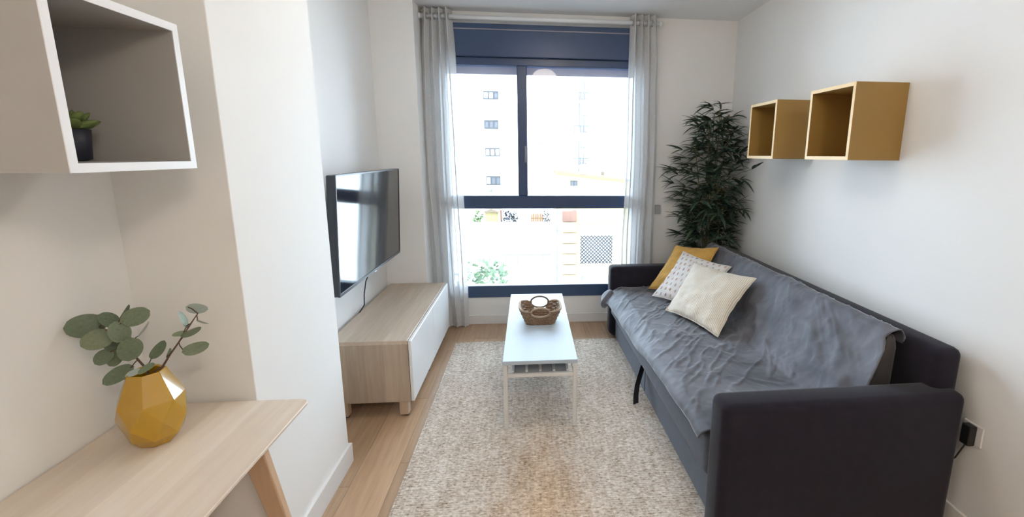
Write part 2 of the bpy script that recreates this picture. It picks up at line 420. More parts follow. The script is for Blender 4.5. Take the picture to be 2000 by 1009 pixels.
# ------------------------------------------------------------------ window
win = st(thing('window_1', 'tall navy framed window with shutter box above', None, (0.115, 4.2, WZ0)))
Z0, Z1, Z2, Z3, Z4, Z5 = 0.254, 0.363, 1.062, 1.175, 2.25, 2.31
f0, f1 = 4.135, 4.215
ob('bottom_rail', box(WX0, WX1, f0, f1, Z0, Z1, .004, 1), 'window_navy', win)
ob('middle_rail', box(WX0, WX1, f0 - .01, f1, Z2, Z3, .004, 1), 'window_navy', win)
ob('top_rail', box(WX0, WX1, f0, f1, Z4, Z5, .004, 1), 'window_navy', win)
for x0, x1 in ((WX0, WX0 + .06), (WX1 - .06, WX1)):
    ob('jamb', box(x0, x1, f0, f1, Z1, Z4, .003, 1), 'window_navy', win)
mu = ob('mullion', box(-0.094, -0.012, f0 - .012, f1, Z3, Z4, .006, 1), 'window_navy', win)
hd = ob('handle', box(-0.040, -0.022, f0 - .03, f0 - .012, 1.46, 1.60, .004, 2), 'handle_grey', mu)
ob('shutter_box', box(WX0, WX1, 4.095, 4.30, Z5, 2.56, .004, 1), 'window_navy', win)
ob('box_lid_seam', box(WX0 + .01, WX1 - .01, 4.090, 4.097, 2.512, 2.520), 'shutter_lilac', win)
sh = ob('shutter_slat', box(WX0 + .05, WX1 - .05, 4.232, 4.245, 2.19, 2.262, .004, 1), 'shutter_lilac', win)
for (a, b_, z0, z1) in ((WX0 + .06, -0.094, Z3, Z4), (-0.012, WX1 - .06, Z3, Z4), (WX0 + .06, WX1 - .06, Z1, Z2)):
    ob('pane', box(a, b_, 4.172, 4.178, z0, z1), 'window_glass', win)

# ------------------------------------------------------------------ globe lamps under the ceiling
for i, (x, y, lab) in enumerate(((0.2, 2.25, 'round white globe lamp over the middle of the room'), (0.75, -0.75, 'round white globe lamp at the rear of the room'))):
    L = thing('ceiling_lamp', lab, 'lamp', (x, y, CEIL), 'globe lamps')
    ob('canopy', lathe([(0.06, 0), (0.06, -0.02), (0.01, -0.03)], 24, (x, y, CEIL)), 'lamp_body', L)
    ob('stem', tube([(x, y, CEIL - .02), (x, y, CEIL - .11)], .008, 10), 'lamp_body', L)
    ob('globe', lathe([(.03, -.10), (.09, -.115), (.145, -.16), (.165, -.23), (.145, -.30), (.09, -.345), (.03, -.36)], 28, (x, y, CEIL)), ('lamp_glow', 'lamp_glow_rear')[i], L)

# ------------------------------------------------------------------ curtains and rod
RZ, RY = 2.588, 4.045
rod = thing('curtain_rod', 'long white curtain rod with small finials above the window', 'curtain rod', (0.1, RY, RZ))
def cyl_x(x0, x1, y, z, r): return tube([(x0, y, z), (x1, y, z)], r, 16)
ob('pole', cyl_x(-0.83, 1.075, RY, RZ, 0.0175), 'rod_white', rod)
for x, s in ((-0.83, -1), (1.075, 1)):
    ob('finial', tube([(x, RY, RZ), (x + s * .008, RY, RZ), (x + s * .02, RY, RZ), (x + s * .028, RY, RZ)], [.013, .022, .022, .008], 14), 'rod_white', rod)
for x in (-0.80, 1.045):
    ob('bracket', box(x - .008, x + .008, RY + .012, YB, RZ - .012, RZ + .012, .002, 1), 'rod_white', rod)
def curtain(label, edges, nf, seed, phase, open_side):
    """edges: list of (z, x_left, x_right); deep eyelet folds that loosen downwards"""
    rg = random.Random(seed); nu, nv = 150, 60; V = []
    zs = [edges[0][0] + (edges[-1][0] - edges[0][0]) * j / (nv - 1) for j in range(nv)]
    ws = [rg.uniform(.8, 1.25) for _ in range(nf)]; tot = sum(ws)
    cum = [0]
    for q in ws: cum.append(cum[-1] + q / tot)
    for i in range(nu):
        u = i / (nu - 1)
        k = max(j for j in range(nf) if cum[j] <= u + 1e-9)
        ph = (k + (u - cum[k]) / (cum[k + 1] - cum[k])) * 2 * math.pi + phase
        for z in zs:
            for (za, la, ra), (zb, lb, rb) in zip(edges, edges[1:]):
                if za >= z >= zb - 1e-9:
                    q = (za - z) / (za - zb); q = q * q * (3 - 2 * q)
                    xl, xr = la + (lb - la) * q, ra + (rb - ra) * q; break
            d = (edges[0][0] - z) / 2.6
            amp = 0.040 * (1 - .35 * d) * (1 + .25 * math.sin(5 * u + 3 * d + seed))
            wob = 0.010 * d * math.sin(9 * u + 4 * d + seed)
            x = xl + (xr - xl) * u + 0.012 * math.sin(2 * ph) * (xr - xl) / .25
            V.append((x + wob, RY + amp * math.sin(ph) + .010 * d * fbm(u * 4, d * 3, seed), z))
    t_ = thing('curtain', label, 'curtain', ((edges[0][1] + edges[0][2]) / 2, RY, 0.02), 'white sheer curtains')
    me = grid_mesh(V, nu, nv); ob('fabric', me, 'curtain_sheer', t_)
    for k in range(nf * 2):
        # eyelets where the cloth crosses the rod
        ph0 = (k + 1) * math.pi - phase
        kk = ph0 / (2 * math.pi)
        if not (0.1 < kk < nf - .05): continue
        fl_ = int(kk); u = cum[fl_] + (kk - fl_) * (cum[fl_ + 1] - cum[fl_])
        x = edges[0][1] + (edges[0][2] - edges[0][1]) * u
        ring = [(x + .004 * math.cos(a * math.pi / 8), RY + .024 * math.cos(a * math.pi / 8), RZ + .024 * math.sin(a * math.pi / 8)) for a in range(16)]
        ob('eyelet', tube(ring, .0035, 6, closed=True), 'steel', t_)
    return t_
curtain('white sheer curtain hanging left of the window beside the television stand',
        [(2.645, -0.825, -0.605), (2.3, -0.845, -0.590), (1.5, -0.865, -0.575), (0.5, -0.84, -0.560), (0.022, -0.80, -0.555)], 4, 3, 1.2, 1)
curtain('white sheer curtain hanging right of the window behind the sofa arm',
        [(2.650, 0.835, 1.052), (2.2, 0.832, 1.075), (1.5, 0.840, 1.092), (0.63, 0.818, 1.085), (0.022, 0.80, 1.07)], 4, 8, 0.4, -1)

# ------------------------------------------------------------------ television
TT = 0.030      # the set leans forward a little
tv = thing('television', 'large flat black television on the wall above the oak stand', 'television', (-1.0, 3.08, 0.777))
ty0, ty1, tz0, tz1, txm = 2.487, 3.668, 0.777, 1.418, -0.99
def tilt(me):
    for v_ in me.vertices: v_.co.x += TT * ((v_.co.z - (tz0 + tz1) / 2) / (tz1 - tz0))
    return me
ob('housing', tilt(box(txm - .045, txm - .004, ty0, ty1, tz0, tz1, .006, 2, smooth=False)), 'tv_plastic', tv)
ob('screen', tilt(box(txm - .006, txm + .001, ty0 + .008, ty1 - .008, tz0 + .016, tz1 - .008)), 'tv_screen', tv)
bz = .008
bm = bmesh.new()
for q in ((ty0, ty0 + bz, tz0, tz1), (ty1 - bz, ty1, tz0, tz1), (ty0 + bz, ty1 - bz, tz0, tz0 + 2 * bz), (ty0 + bz, ty1 - bz, tz1 - bz, tz1)):
    addbox(bm, txm - .006, txm + .004, *q)
ob('bezel', tilt(fin(bm)), 'tv_plastic', tv)
ob('wall_mount', boxes([(XT, txm - .045, 2.95, 3.0, .98, 1.22), (XT, txm - .045, 3.16, 3.21, .98, 1.22), (XT, XT + .02, 2.85, 3.31, 1.0, 1.2)]), 'black_plastic', tv)
ob('cable', tube([(-1.06, 3.22, .80), (-1.10, 3.24, .72), (-1.13, 3.25, .66), (-1.13, 3.20, .58), (-1.12, 3.16, .52), (-1.145, 3.12, .475), (-1.155, 3.10, .44)], .004, 6), 'black_plastic', tv)
ob('status_bar', tilt(box(txm - .01, txm + .005, 3.06, 3.10, tz0 - .008, tz0, .002, 1)), 'steel', tv)

# ------------------------------------------------------------------ television stand
sx0, sx1, sy0, sy1 = -1.142, -0.704, 2.604, 3.846
tvs = thing('television_stand', 'long pale oak television stand with white doors under the television', 'tv stand', ((sx0 + sx1) / 2, (sy0 + sy1) / 2, 0))
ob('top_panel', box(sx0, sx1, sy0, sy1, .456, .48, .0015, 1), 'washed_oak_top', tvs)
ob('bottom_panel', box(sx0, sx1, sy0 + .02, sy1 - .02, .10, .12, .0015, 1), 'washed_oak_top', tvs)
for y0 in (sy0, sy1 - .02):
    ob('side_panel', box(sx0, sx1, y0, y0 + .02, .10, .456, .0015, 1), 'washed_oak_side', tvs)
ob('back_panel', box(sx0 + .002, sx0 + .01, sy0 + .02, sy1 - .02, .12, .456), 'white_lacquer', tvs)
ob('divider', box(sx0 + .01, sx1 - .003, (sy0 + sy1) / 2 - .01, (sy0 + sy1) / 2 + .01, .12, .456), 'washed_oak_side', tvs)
dm = (sy0 + sy1) / 2
for y0, y1 in ((sy0 + .002, dm - .0015), (dm + .0015, sy1 - .002)):
    ob('door', box(sx1 + .003, sx1 + .021, y0, y1, .103, .476, .002, 1), 'white_lacquer', tvs)
for x in (sx0 + .05, sx1 - .045):
    for y in (sy0 + .035, dm, sy1 - .035):
        lg = ob('leg', prism([(x - .026, y - .026), (x + .026, y - .026), (x + .026, y + .026), (x - .026, y + .026)], .012, .10, .003, 1), 'oak_leg', tvs)
        ob('foot_pad', lathe([(.012, 0), (.012, .012)], 10, (x + .012, y, 0)), 'black_plastic', lg)

# ------------------------------------------------------------------ rug
RX0, RX1, RY0, RY1 = -0.612, 0.985, 1.38, 3.70
nx, ny = 300, 640
X = np.linspace(RX0, RX1, nx); Y = np.linspace(RY0, RY1, ny); XX, YY = np.meshgrid(X, Y, indexing='ij')
iy_ = np.floor(YY / PY); ph = np.mod(iy_, 2) * .5
Zr = .0045 + .0060 * np.abs(np.sin(np.pi * YY / PY)) ** .6 * (0.45 + .55 * np.abs(np.sin(np.pi * (XX / PX + ph))))
rs = np.random.RandomState(3); Zr += rs.rand(nx, ny) * .0012
XX2 = XX + 0.004 * np.sin(YY * 31 + np.sin(YY * 7)) * ((XX < RX0 + .02) | (XX > RX1 - .02))
YY2 = YY + 0.004 * np.sin(XX * 29 + np.sin(XX * 9) * 2) * ((YY > RY1 - .02) | (YY < RY0 + .02))
edge = (XX <= X[0]) | (XX >= X[-1]) | (YY <= Y[0]) | (YY >= Y[-1]); Zr[edge] = 0.0005
Vr = np.stack([XX2, YY2, Zr], -1).reshape(-1, 3)
ii, jj = np.meshgrid(np.arange(nx - 1), np.arange(ny - 1), indexing='ij'); a = (ii * ny + jj).ravel()
Fq = np.stack([a, a + ny, a + ny + 1, a + 1], -1).astype(np.int32)
me = bpy.data.meshes.new('jute_weave'); me.vertices.add(len(Vr)); me.vertices.foreach_set('co', Vr.ravel())
me.loops.add(Fq.size); me.loops.foreach_set('vertex_index', Fq.ravel()); me.polygons.add(len(Fq))
me.polygons.foreach_set('loop_start', np.arange(0, Fq.size, 4, dtype=np.int32)); me.polygons.foreach_set('loop_total', np.full(len(Fq), 4, dtype=np.int32))
me.update(); me.validate(); me.shade_smooth()
rug = thing('rug', 'coarse natural jute rug under the white coffee table', 'rug', (0.18, 2.55, 0))
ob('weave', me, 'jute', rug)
for pts in ([(RX0 + .003, y, .005 + .001 * math.sin(y * 90)) for y in np.linspace(RY0, RY1, 90)], [(x, RY1 - .003, .005 + .001 * math.sin(x * 90)) for x in np.linspace(RX0, RX1, 70)]):
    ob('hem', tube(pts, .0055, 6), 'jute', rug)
RUGZ = .0095

# ------------------------------------------------------------------ coffee table
cx0, cx1, cy0, cy1, cz = -0.156, 0.259, 2.419, 3.687, 0.4165
ct = thing('coffee_table', 'narrow white coffee table with slim legs standing on the rug', 'table', ((cx0 + cx1) / 2, (cy0 + cy1) / 2, RUGZ))
ob('top', box(cx0, cx1, cy0, cy1, cz - .022, cz, .003, 2, smooth=False), 'table_white', ct)
lw = .024
for x in (cx0 + .002, cx1 - .002 - lw):
    for y in (cy0 + .002, cy1 - .002 - lw):
        ob('leg', box(x, x + lw, y, y + lw, RUGZ, cz - .022, .003, 1), 'table_metal', ct)
for y in (cy0 + .004, cy1 - .004 - .02):
    ob('end_rail', box(cx0 + .026, cx1 - .026, y, y + .02, .318, .338, .002, 1), 'table_metal', ct)
for x in (cx0 + .004, cx1 - .024):
    ob('side_rail', box(x, x + .02, cy0 + .026, cy1 - .026, .318, .338, .002, 1), 'table_metal', ct)
nsl = 5
for k in range(nsl):
    x = cx0 + .055 + k * (cx1 - cx0 - .11) / (nsl - 1)
    ob('shelf_slat', box(x - .007, x + .007, cy0 + .024, cy1 - .024, .339, .349, .002, 1), 'table_metal', ct)
ob('shelf_panel', box(cx0 + .055, cx1 - .055, cy0 + .024, cy1 - .024, .331, .338), 'shelf_grey', ct)

# ------------------------------------------------------------------ wicker basket
bk = thing('wicker_basket', 'brown wicker basket with two ring handles on the coffee table', 'basket', (0.065, 3.05, cz))
def rrect(hx, hy, n=64, p=5.0):
    o = []
    for k in range(n):
        a = 2 * math.pi * k / n; c_, s_ = math.cos(a), math.sin(a)
        q = (abs(c_) ** p + abs(s_) ** p) ** (-1 / p); o.append((hx * c_ * q, hy * s_ * q))
    return o
BCX, BCY, BHt = 0.065, 3.055, 0.096
def bpos(t_, k, n=96, grow=0.0):
    hx, hy = .095 + .040 * t_ + grow, .082 + .036 * t_ + grow
    x, y = rrect(hx, hy, n)[k]; return x, y
rows = 9; n = 96
for rrow in range(rows):
    t_ = rrow / (rows - 1); z = cz + .006 + t_ * (BHt - .006); ring = rrect(.095 + .040 * t_, .082 + .036 * t_, n)
    seg = []; segs = []
    for k in range(n + 1):
        x, y = ring[k % n]; zz = z + (.010 * (abs(x) / .135) ** 2 * t_ if True else 0)
        wv_ = .0022 * (1 if (k // 3 + rrow) % 2 else -1); L_ = math.hypot(x, y); x2, y2 = x * (1 + wv_ / L_), y * (1 + wv_ / L_)
        hole = abs(x) < .052 * math.sqrt(max(0, 1 - ((t_ - 1.0) / .50) ** 2)) and t_ > .5
        if hole:
            if len(seg) > 1: segs.append(seg)
            seg = []
        else: seg.append((BCX + x2, BCY + y2, zz))
    if len(seg) > 1: segs.append(seg)
    if rrow == 0: wall_bm = bmesh.new()
    for s_ in segs:
        m_ = tube(s_, .0068, 6); wall_bm.from_mesh(m_); bpy.data.meshes.remove(m_)
wm = fin(wall_bm, smooth=True)
tag(ob('woven_wall', wm, 'wicker', bk), kind='stuff')
ob('base', prism([(BCX + x, BCY + y) for x, y in rrect(.095, .082, 48)], cz, cz + .008), 'wicker', bk)
for sgn in (-1, 1):
    ring = []
    for k in range(28):
        a = 2 * math.pi * k / 28; zz = .036 * math.sin(a); x = .062 * math.cos(a)
        yy = sgn * (.118 + zz * .36)
        ring.append((BCX + x, BCY + yy, cz + BHt + zz))
    ob('handle', tube(ring, .0058, 8, closed=True), 'wicker_rim' if sgn < 0 else 'wicker_dark', bk)
rim = rrect(.138, .121, 96); 
for sgn in (-1, 1):
    seg = [(BCX + x, BCY + y, cz + BHt + .004 + .012 * (abs(x) / .138) ** 2) for x, y in (rim + rim) [:] if False]
for a0, a1 in ((-60, 60), (120, 240)):
    seg = []
    for d_ in range(a0, a1 + 1, 4):
        k = int(round((d_ % 360) / 360 * 96)) % 96; x, y = rim[k]
        seg.append((BCX + x, BCY + y, cz + BHt + .004 + .012 * (abs(x) / .138) ** 2))
    ob('rim', tube(seg, .0065, 8), 'wicker_rim', bk)

# ------------------------------------------------------------------ sofa
SO, SR = (0.70, 1.512, 0.0), 0.020
sofa = thing('sofa', 'long dark grey fabric sofa bed along the right wall', 'sofa', SO, None, SR)
def soft(x0, x1, y0, y1, z0, z1, bev, mat, name, sub=None, parent=None, puff=0.0):
    bm = bmesh.new(); addbox(bm, x0, x1, y0, y1, z0, z1)
    bmesh.ops.bevel(bm, geom=bm.edges[:], offset=bev, segments=4, profile=0.5, affect='EDGES')
    return ob(name, fin(bm, smooth=True), mat, parent or sofa, True)
SL = 2.345
for y0, y1 in ((0.0, 0.14), (SL - .14, SL)):
    soft(0.008, 1.006, y0, y1, .028, .622, .034, 'sofa_fabric', 'arm')
for x in (.06, .94):
    for y in (.07, SL - .07):
        ob('foot', lathe([(.02, RUGZ if x < .2 else 0), (.024, .032)], 12, (x, y, 0)), 'black_plastic', sofa, True)
sp_ = 1.245
ob('base_panel', box(.058, .085, .142, sp_ - .004, .016, .215, .006, 2, smooth=False), 'sofa_fabric_lit', sofa, True)
ob('base_panel', box(.058, .085, sp_ + .004, SL - .142, .016, .215, .006, 2, smooth=False), 'sofa_fabric_lit', sofa, True)
ob('frame', box(.09, .90, .142, SL - .142, .03, .215), 'sofa_fabric', sofa, True)
soft(.012, .80, .143, SL - .143, .218, .425, .035, 'sofa_fabric_lit', 'seat')
soft(.905, 1.022, .06, SL - .06, .03, .785, .035, 'sofa_fabric', 'backrest')
bc = [(.66, .43), (.72, .43), (.88, .43), (.888, .72), (.875, .775), (.85, .78), (.825, .755)]
me = prism(bc, .236, SL - .15, .02, 3, 'y', True)
ob('back_cushion', me, 'back_cover', sofa, True)
st_pts = [(.046, sp_, .205), (.03, sp_ - .02, .175), (-.005, sp_ - .06, .10), (-.022, sp_ - .10, .045), (-.030, sp_ - .135, .016)]
bm = bmesh.new(); L0 = []
for p in st_pts: L0.append([bm.verts.new((p[0] - .002 + s_, p[1] + s_ * .5, p[2] + dz)) for s_, dz in ((-.019, 0), (.019, 0), (.019, .006), (-.019, .006))])
for A, B in zip(L0, L0[1:]):
    for k in range(4): bm.faces.new((A[k], A[(k + 1) % 4], B[(k + 1) % 4], B[k]))
bm.faces.new(L0[0]); bm.faces.new(L0[-1][::-1])
ob('pull_strap', fin(bm), 'strap_black', sofa, True)

# velvet throw over seat and back
prof = [(-.008, .408), (-.005, .420), (.002, .431), (.022, .440), (.08, .443), (.20, .446), (.35, .447), (.50, .446), (.585, .447), (.625, .462), (.66, .50),
        (.70, .565), (.74, .635), (.785, .715), (.815, .765), (.840, .797), (.868, .806), (.890, .797), (.900, .775), (.902, .74)]
P3 = [Vector((a_, 0, b_)) for a_, b_ in prof]
seglen = [0]
for a_, b_ in zip(P3, P3[1:]): seglen.append(seglen[-1] + (b_ - a_).length)
TL_ = seglen[-1]
def pat(s):
    s = max(0, min(TL_, s))
    for i in range(len(P3) - 1):
        if s <= seglen[i + 1] + 1e-9:
            q = (s - seglen[i]) / (seglen[i + 1] - seglen[i]); return P3[i].lerp(P3[i + 1], q)
    return P3[-1]
nu, nv = 230, 150; V = []
for i in range(nu):
    u = i / (nu - 1)
    for j in range(nv):
        s = TL_ * j / (nv - 1)
        p = pat(s); dd = pat(s + .01) - pat(s - .01); nrm = Vector((-dd.z, 0, dd.x)).normalized()
        back = min(1, max(0, (s - .62) / .12))
        topq = min(1, max(0, (s - .80) / .22)); ya = .150 + .080 * topq * topq; yb = SL - .150
        y = ya + (yb - ya) * u
        wv_ = fbm(y * 2.2 + s * 1.4, s * 5.0, 1.3, 5)
        # creases fanning from the corner between seat and back
        rid = abs(fbm(y * 3.4 - s * 4.4, s * 1.1 + y * .5, 7.1, 4)); rid = max(0, .22 - rid) / .22
        rid2 = abs(fbm(y * 5.0 + s * 3.0, s * 3.2, 3.7, 3)); rid2 = max(0, .16 - rid2) / .16
        near = min(1, s / .06)
        seatw = 1 - back
        disp = .005 + .006 * max(0, wv_ + .35) + (.004 + .003 * seatw) * rid * rid * near + .003 * rid2 * rid2 * near
        fan = max(0, math.sin((y * 9 - (s - .66) * 14) + 2.2 * fbm(y * 1.5, s, 5))) ** 4 * math.exp(-((s - .78) / .16) ** 2)
        fan2 = max(0, math.sin((y * 5.3 - (s - .66) * 9) + 2.6 * fbm(y * 1.1, s * .8, 11))) ** 3 * math.exp(-((s - .86) / .2) ** 2)
        disp += .018 * fan + .018 * fan2
        crease = math.exp(-((s - .66) / .05) ** 2)
        disp += .016 * crease * (0.5 + .5 * math.sin(y * 14 + 3 * math.sin(y * 5)))
        hem = max(0, 1 - s / .10)
        far = max(0, (y - (SL - .36)) / .2)
        q = p + nrm * disp
        slip = min(1, max(0, (y - .55) / .8)); slip = slip * slip * (3 - 2 * slip)      # the cloth has slid forward towards the window end
        q.x += -hem * (.003 + .004 * (1 + math.sin(y * 9 + 2 * math.sin(y * 4.1))) + .010 * slip + .045 * min(1, far) ** 2)
        q.z += -hem * (.006 * math.sin(y * 4.3 + 1.2 * math.sin(y * 7)) + .055 * slip + .040 * min(1, far) ** 2)
        V.append((q.x, y + .006 * fbm(s * 6, y * 2, 9), q.z))
thr = thing('throw_blanket', 'grey velvet throw spread over the seat and back of the sofa', 'throw blanket', SO, None, SR)
me = grid_mesh(V, nu, nv)
th = ob('cloth', me, 'throw_velvet', thr, True)
md = th.modifiers.new('thick', 'SOLIDIFY'); md.thickness = .005; md.offset = 1
# bunched corner hanging over the front by the far arm
bm = bmesh.new(); nb, na = 14, 16; R_ = []
for i in range(nb):
    t_ = i / (nb - 1); r_ = .012 + .030 * math.sin(math.pi * min(1, t_ * 1.05)) ** .6
    cx_, cy_, cz_ = -.005 - .045 * math.sin(t_ * 1.6), SL - .205 + .03 * t_, .445 - .155 * t_
    R_.append([bm.verts.new((cx_ + r_ * (1 + .22 * math.sin(3 * k * 2 * math.pi / na + 4 * t_)) * math.cos(k * 2 * math.pi / na),
                             cy_ + 1.5 * r_ * (1 + .22 * math.sin(4 * k * 2 * math.pi / na)) * math.sin(k * 2 * math.pi / na), cz_)) for k in range(na)])
for A, B in zip(R_, R_[1:]):
    for k in range(na): bm.faces.new((A[k], A[(k + 1) % na], B[(k + 1) % na], B[k]))
bm.faces.new(R_[0][::-1]); bm.faces.new(R_[-1])
ob('hanging_corner', fin(bm, smooth=True), 'throw_velvet', thr, True)

# ------------------------------------------------------------------ cushions
def cushion(label, A, B, TL, TR, thick, mat, seed, name='cushion'):
    A, B, TL, TR = map(Vector, (A, B, TL, TR)); n = 34; n_ = (B - A).cross(TL - A).normalized()
    bm = bmesh.new(); uvl = bm.loops.layers.uv.new('UVMap'); g = {}
    for side in (1, -1):
        for i in range(n + 1):
            for j in range(n + 1):
                u, v = i / n, j / n; a_, b_ = 2 * u - 1, 2 * v - 1
                edge_ = i in (0, n) or j in (0, n)
                if side < 0 and edge_: g[side, i, j] = g[1, i, j]; continue
                # edges pulled in between pointed corners
                ui = .5 + (u - .5) * (1 - .09 * (1 - b_ * b_) ** 1.0 * abs(a_) ** 2); vi = .5 + (v - .5) * (1 - .09 * (1 - a_ * a_) * abs(b_) ** 2)
                p = A.lerp(B, ui).lerp(TL.lerp(TR, ui), vi)
                hgt = ((1 - a_ * a_) * (1 - b_ * b_)) ** .55
                wr = 1 + .16 * fbm(u * 3 + seed, v * 3, side * 2.0, 3)
                crn = .010 * fbm(u * 7, v * 7, seed, 3) * (1 - hgt * .5)
                p = p + n_ * (side * thick * hgt * wr + (crn if not edge_ else .5 * crn))
                g[side, i, j] = bm.verts.new(p)
    for side in (1, -1):
        for i in range(n):
            for j in range(n):
                ks = [(i, j), (i + 1, j), (i + 1, j + 1), (i, j + 1)]
                f = bm.faces.new([g[side, *k] for k in (ks if side > 0 else ks[::-1])])
                for lp, k in zip(f.loops, ks if side > 0 else ks[::-1]): lp[uvl].uv = (k[0] / n, k[1] / n)
    border = [g[1, i, 0].co.copy() for i in range(n + 1)] + [g[1, n, j].co.copy() for j in range(1, n + 1)] + [g[1, i, n].co.copy() for i in range(n - 1, -1, -1)] + [g[1, 0, j].co.copy() for j in range(n - 1, 0, -1)]
    t_ = thing(name, label, 'cushion', (A + B) / 2, 'cushions on the sofa')
    ob('cover', fin(bm, smooth=True), mat, t_)
    ob('seam', tube(border, .0035, 6, closed=True), mat, t_)
    return t_
cushion('mustard yellow cushion behind the others against the far sofa arm', (.952, 3.585, .475), (1.20, 3.20, .50), (1.205, 3.72, .80), (1.475, 3.49, .825), .055, 'cushion_mustard', 1)
cushion('white cushion printed with small leaf dots, between the yellow and striped ones', (.935, 3.400, .470), (1.150, 2.99, .475), (1.225, 3.585, .778), (1.450, 3.175, .745), .05, 'cushion_dots', 5)
cushion('beige and white finely striped cushion in front of the dotted one', (.94, 3.055, .472), (1.11, 2.548, .470), (1.225, 3.335, .750), (1.436, 2.774, .766), .06, 'cushion_stripes', 9)

# ------------------------------------------------------------------ wall cubes
def cube_shelf(label, front, y0, y1, z0, z1, back, mat, edge, th, facing, group=None):
    """open box on a wall; facing -1 opens towards -X, +1 towards +X"""
    t_ = thing('wall_cube_shelf', label, 'shelf', (back, (y0 + y1) / 2, z0), group)
    xa, xb = sorted((front - facing * .002, back))
    ob('top_panel', box(xa, xb, y0, y1, z1 - th, z1), mat, t_)
    ob('bottom_panel', box(xa, xb, y0, y1, z0, z0 + th), mat, t_)
    for q in (y0, y1 - th): ob('side_panel', box(xa, xb, q, q + th, z0 + th, z1 - th), mat, t_)
    qa, qb = sorted((back, back + facing * .012)); ob('back_panel', box(qa, qb, y0 + th, y1 - th, z0 + th, z1 - th), mat, t_)
    ea, eb = sorted((front - facing * .002, front)); e_ = th
    def trap(pts): return prism(pts, ea, eb, axis='x')
    I = (y0 + e_, y1 - e_, z0 + e_, z1 - e_)
    for pts in ([(y0, z0), (y1, z0), (I[1], I[2]), (I[0], I[2])], [(y0, z1), (I[0], I[3]), (I[1], I[3]), (y1, z1)],
                [(y0, z0), (I[0], I[2]), (I[0], I[3]), (y0, z1)], [(y1, z0), (y1, z1), (I[1], I[3]), (I[1], I[2])]):
        ob('front_edge', trap(pts), edge, t_)
    return t_
cube_shelf('ochre cube shelf, nearer and larger looking one on the right wall', 1.496, 2.121, 2.473, 1.515, 1.870, WX(2.3) - .002, 'cabinet_ochre', 'ochre_edge_lit', .017, -1, 'ochre wall cubes')
cube_shelf('ochre cube shelf on the right wall, next to the bamboo plant', 1.500, 2.827, 3.171, 1.515, 1.868, WX(3.0) - .002, 'cabinet_ochre', 'ochre_edge_lit', .017, -1, 'ochre wall cubes')
cube_shelf('white edged grey cube shelf holding a succulent on the left wall', -0.8725, 0.993, 1.3426, 1.4866, 1.8393, XL + .002, 'cabinet_grey', 'edge_white', .0185, 1)

# succulent
pcx, pcy, pz = -1.065, 1.205, 1.5055
pt = thing('potted_succulent', 'small green succulent in a dark navy pot inside the cube shelf', 'plant', (pcx, pcy, pz))
ob('pot', lathe([(.036, 0), (.046, .004), (.052, .072), (.047, .072), (.046, .064)], 24, (pcx, pcy, pz)), 'pot_navy', pt)
ob('soil', lathe([(.0455, .06), (.0455, .066), (.02, .069)], 20, (pcx, pcy, pz)), 'soil', pt)
def leaf_mesh(L, W, bend=.2, n=7, tip=1.0, cup=.15, rnd_=False):
    """blade from the origin along +Y, face up +Z"""
    V, Fc = [], []
    for i in range(n + 1):
        t_ = i / n; wd = W * (math.sqrt(max(0, 1 - (2 * t_ - 1) ** 2)) * (1.04 - .12 * t_) if rnd_ else (math.sin(math.pi * min(1, t_ ** tip * .97 + .03))) ** .75); z = -bend * L * t_ * t_
        V += [(-wd, t_ * L, z + cup * wd), (0, t_ * L, z), (wd, t_ * L, z + cup * wd)]
    for i in range(n):
        a_ = i * 3; Fc += [(a_, a_ + 1, a_ + 4, a_ + 3), (a_ + 1, a_ + 2, a_ + 5, a_ + 4)]
    me = bpy.data.meshes.new('leaf'); me.from_pydata(V, [], Fc); me.update(); me.shade_smooth(); return me
def orient(dirv, nrm):
    y = Vector(dirv).normalized(); z = Vector(nrm); z = (z - y * z.dot(y)).normalized(); x = y.cross(z)
    return Matrix((x, y, z)).transposed()
def put(name, me, loc, dirv, nrm, parent, scale=1.0, ploc=None):
    o = bpy.data.objects.new(name, me); COL.objects.link(o); o.parent = parent
    if parent.type == 'EMPTY': o.matrix_parent_inverse = Matrix.Translation(-Vector(parent.location))
    o.matrix_basis = Matrix.Translation(Vector(loc)) @ orient(dirv, nrm).to_4x4() @ Matrix.Scale(scale, 4)
    return o
def fat_leaf(L, W):
    bm = bmesh.new(); bmesh.ops.create_icosphere(bm, subdivisions=2, radius=1)
    for v_ in bm.verts:
        t_ = (v_.co.y + 1) / 2; k = .55 + .45 * math.sin(math.pi * min(1, t_ * .8 + .1))
        v_.co = Vector((v_.co.x * W * k, t_ * L, v_.co.z * W * .42 * k + .10 * L * t_ * t_))
    me = fin(bm, smooth=True); me.materials.append(MATS['succulent_green']); return me
fm = fat_leaf(.058, .019)
for ringn, el, sc_ in ((9, .25, 1.15), (8, .65, 1.05), (6, 1.05, .85), (4, 1.3, .6)):
    for k in range(ringn):
        a = 2 * math.pi * (k + .37 * ringn) / ringn
        d_ = (math.cos(a) * math.cos(el), math.sin(a) * math.cos(el), math.sin(el))
        put('leaf', fm, (pcx + .010 * math.cos(a), pcy + .010 * math.sin(a), pz + .070), d_, (0, 0, 1), pt, sc_)

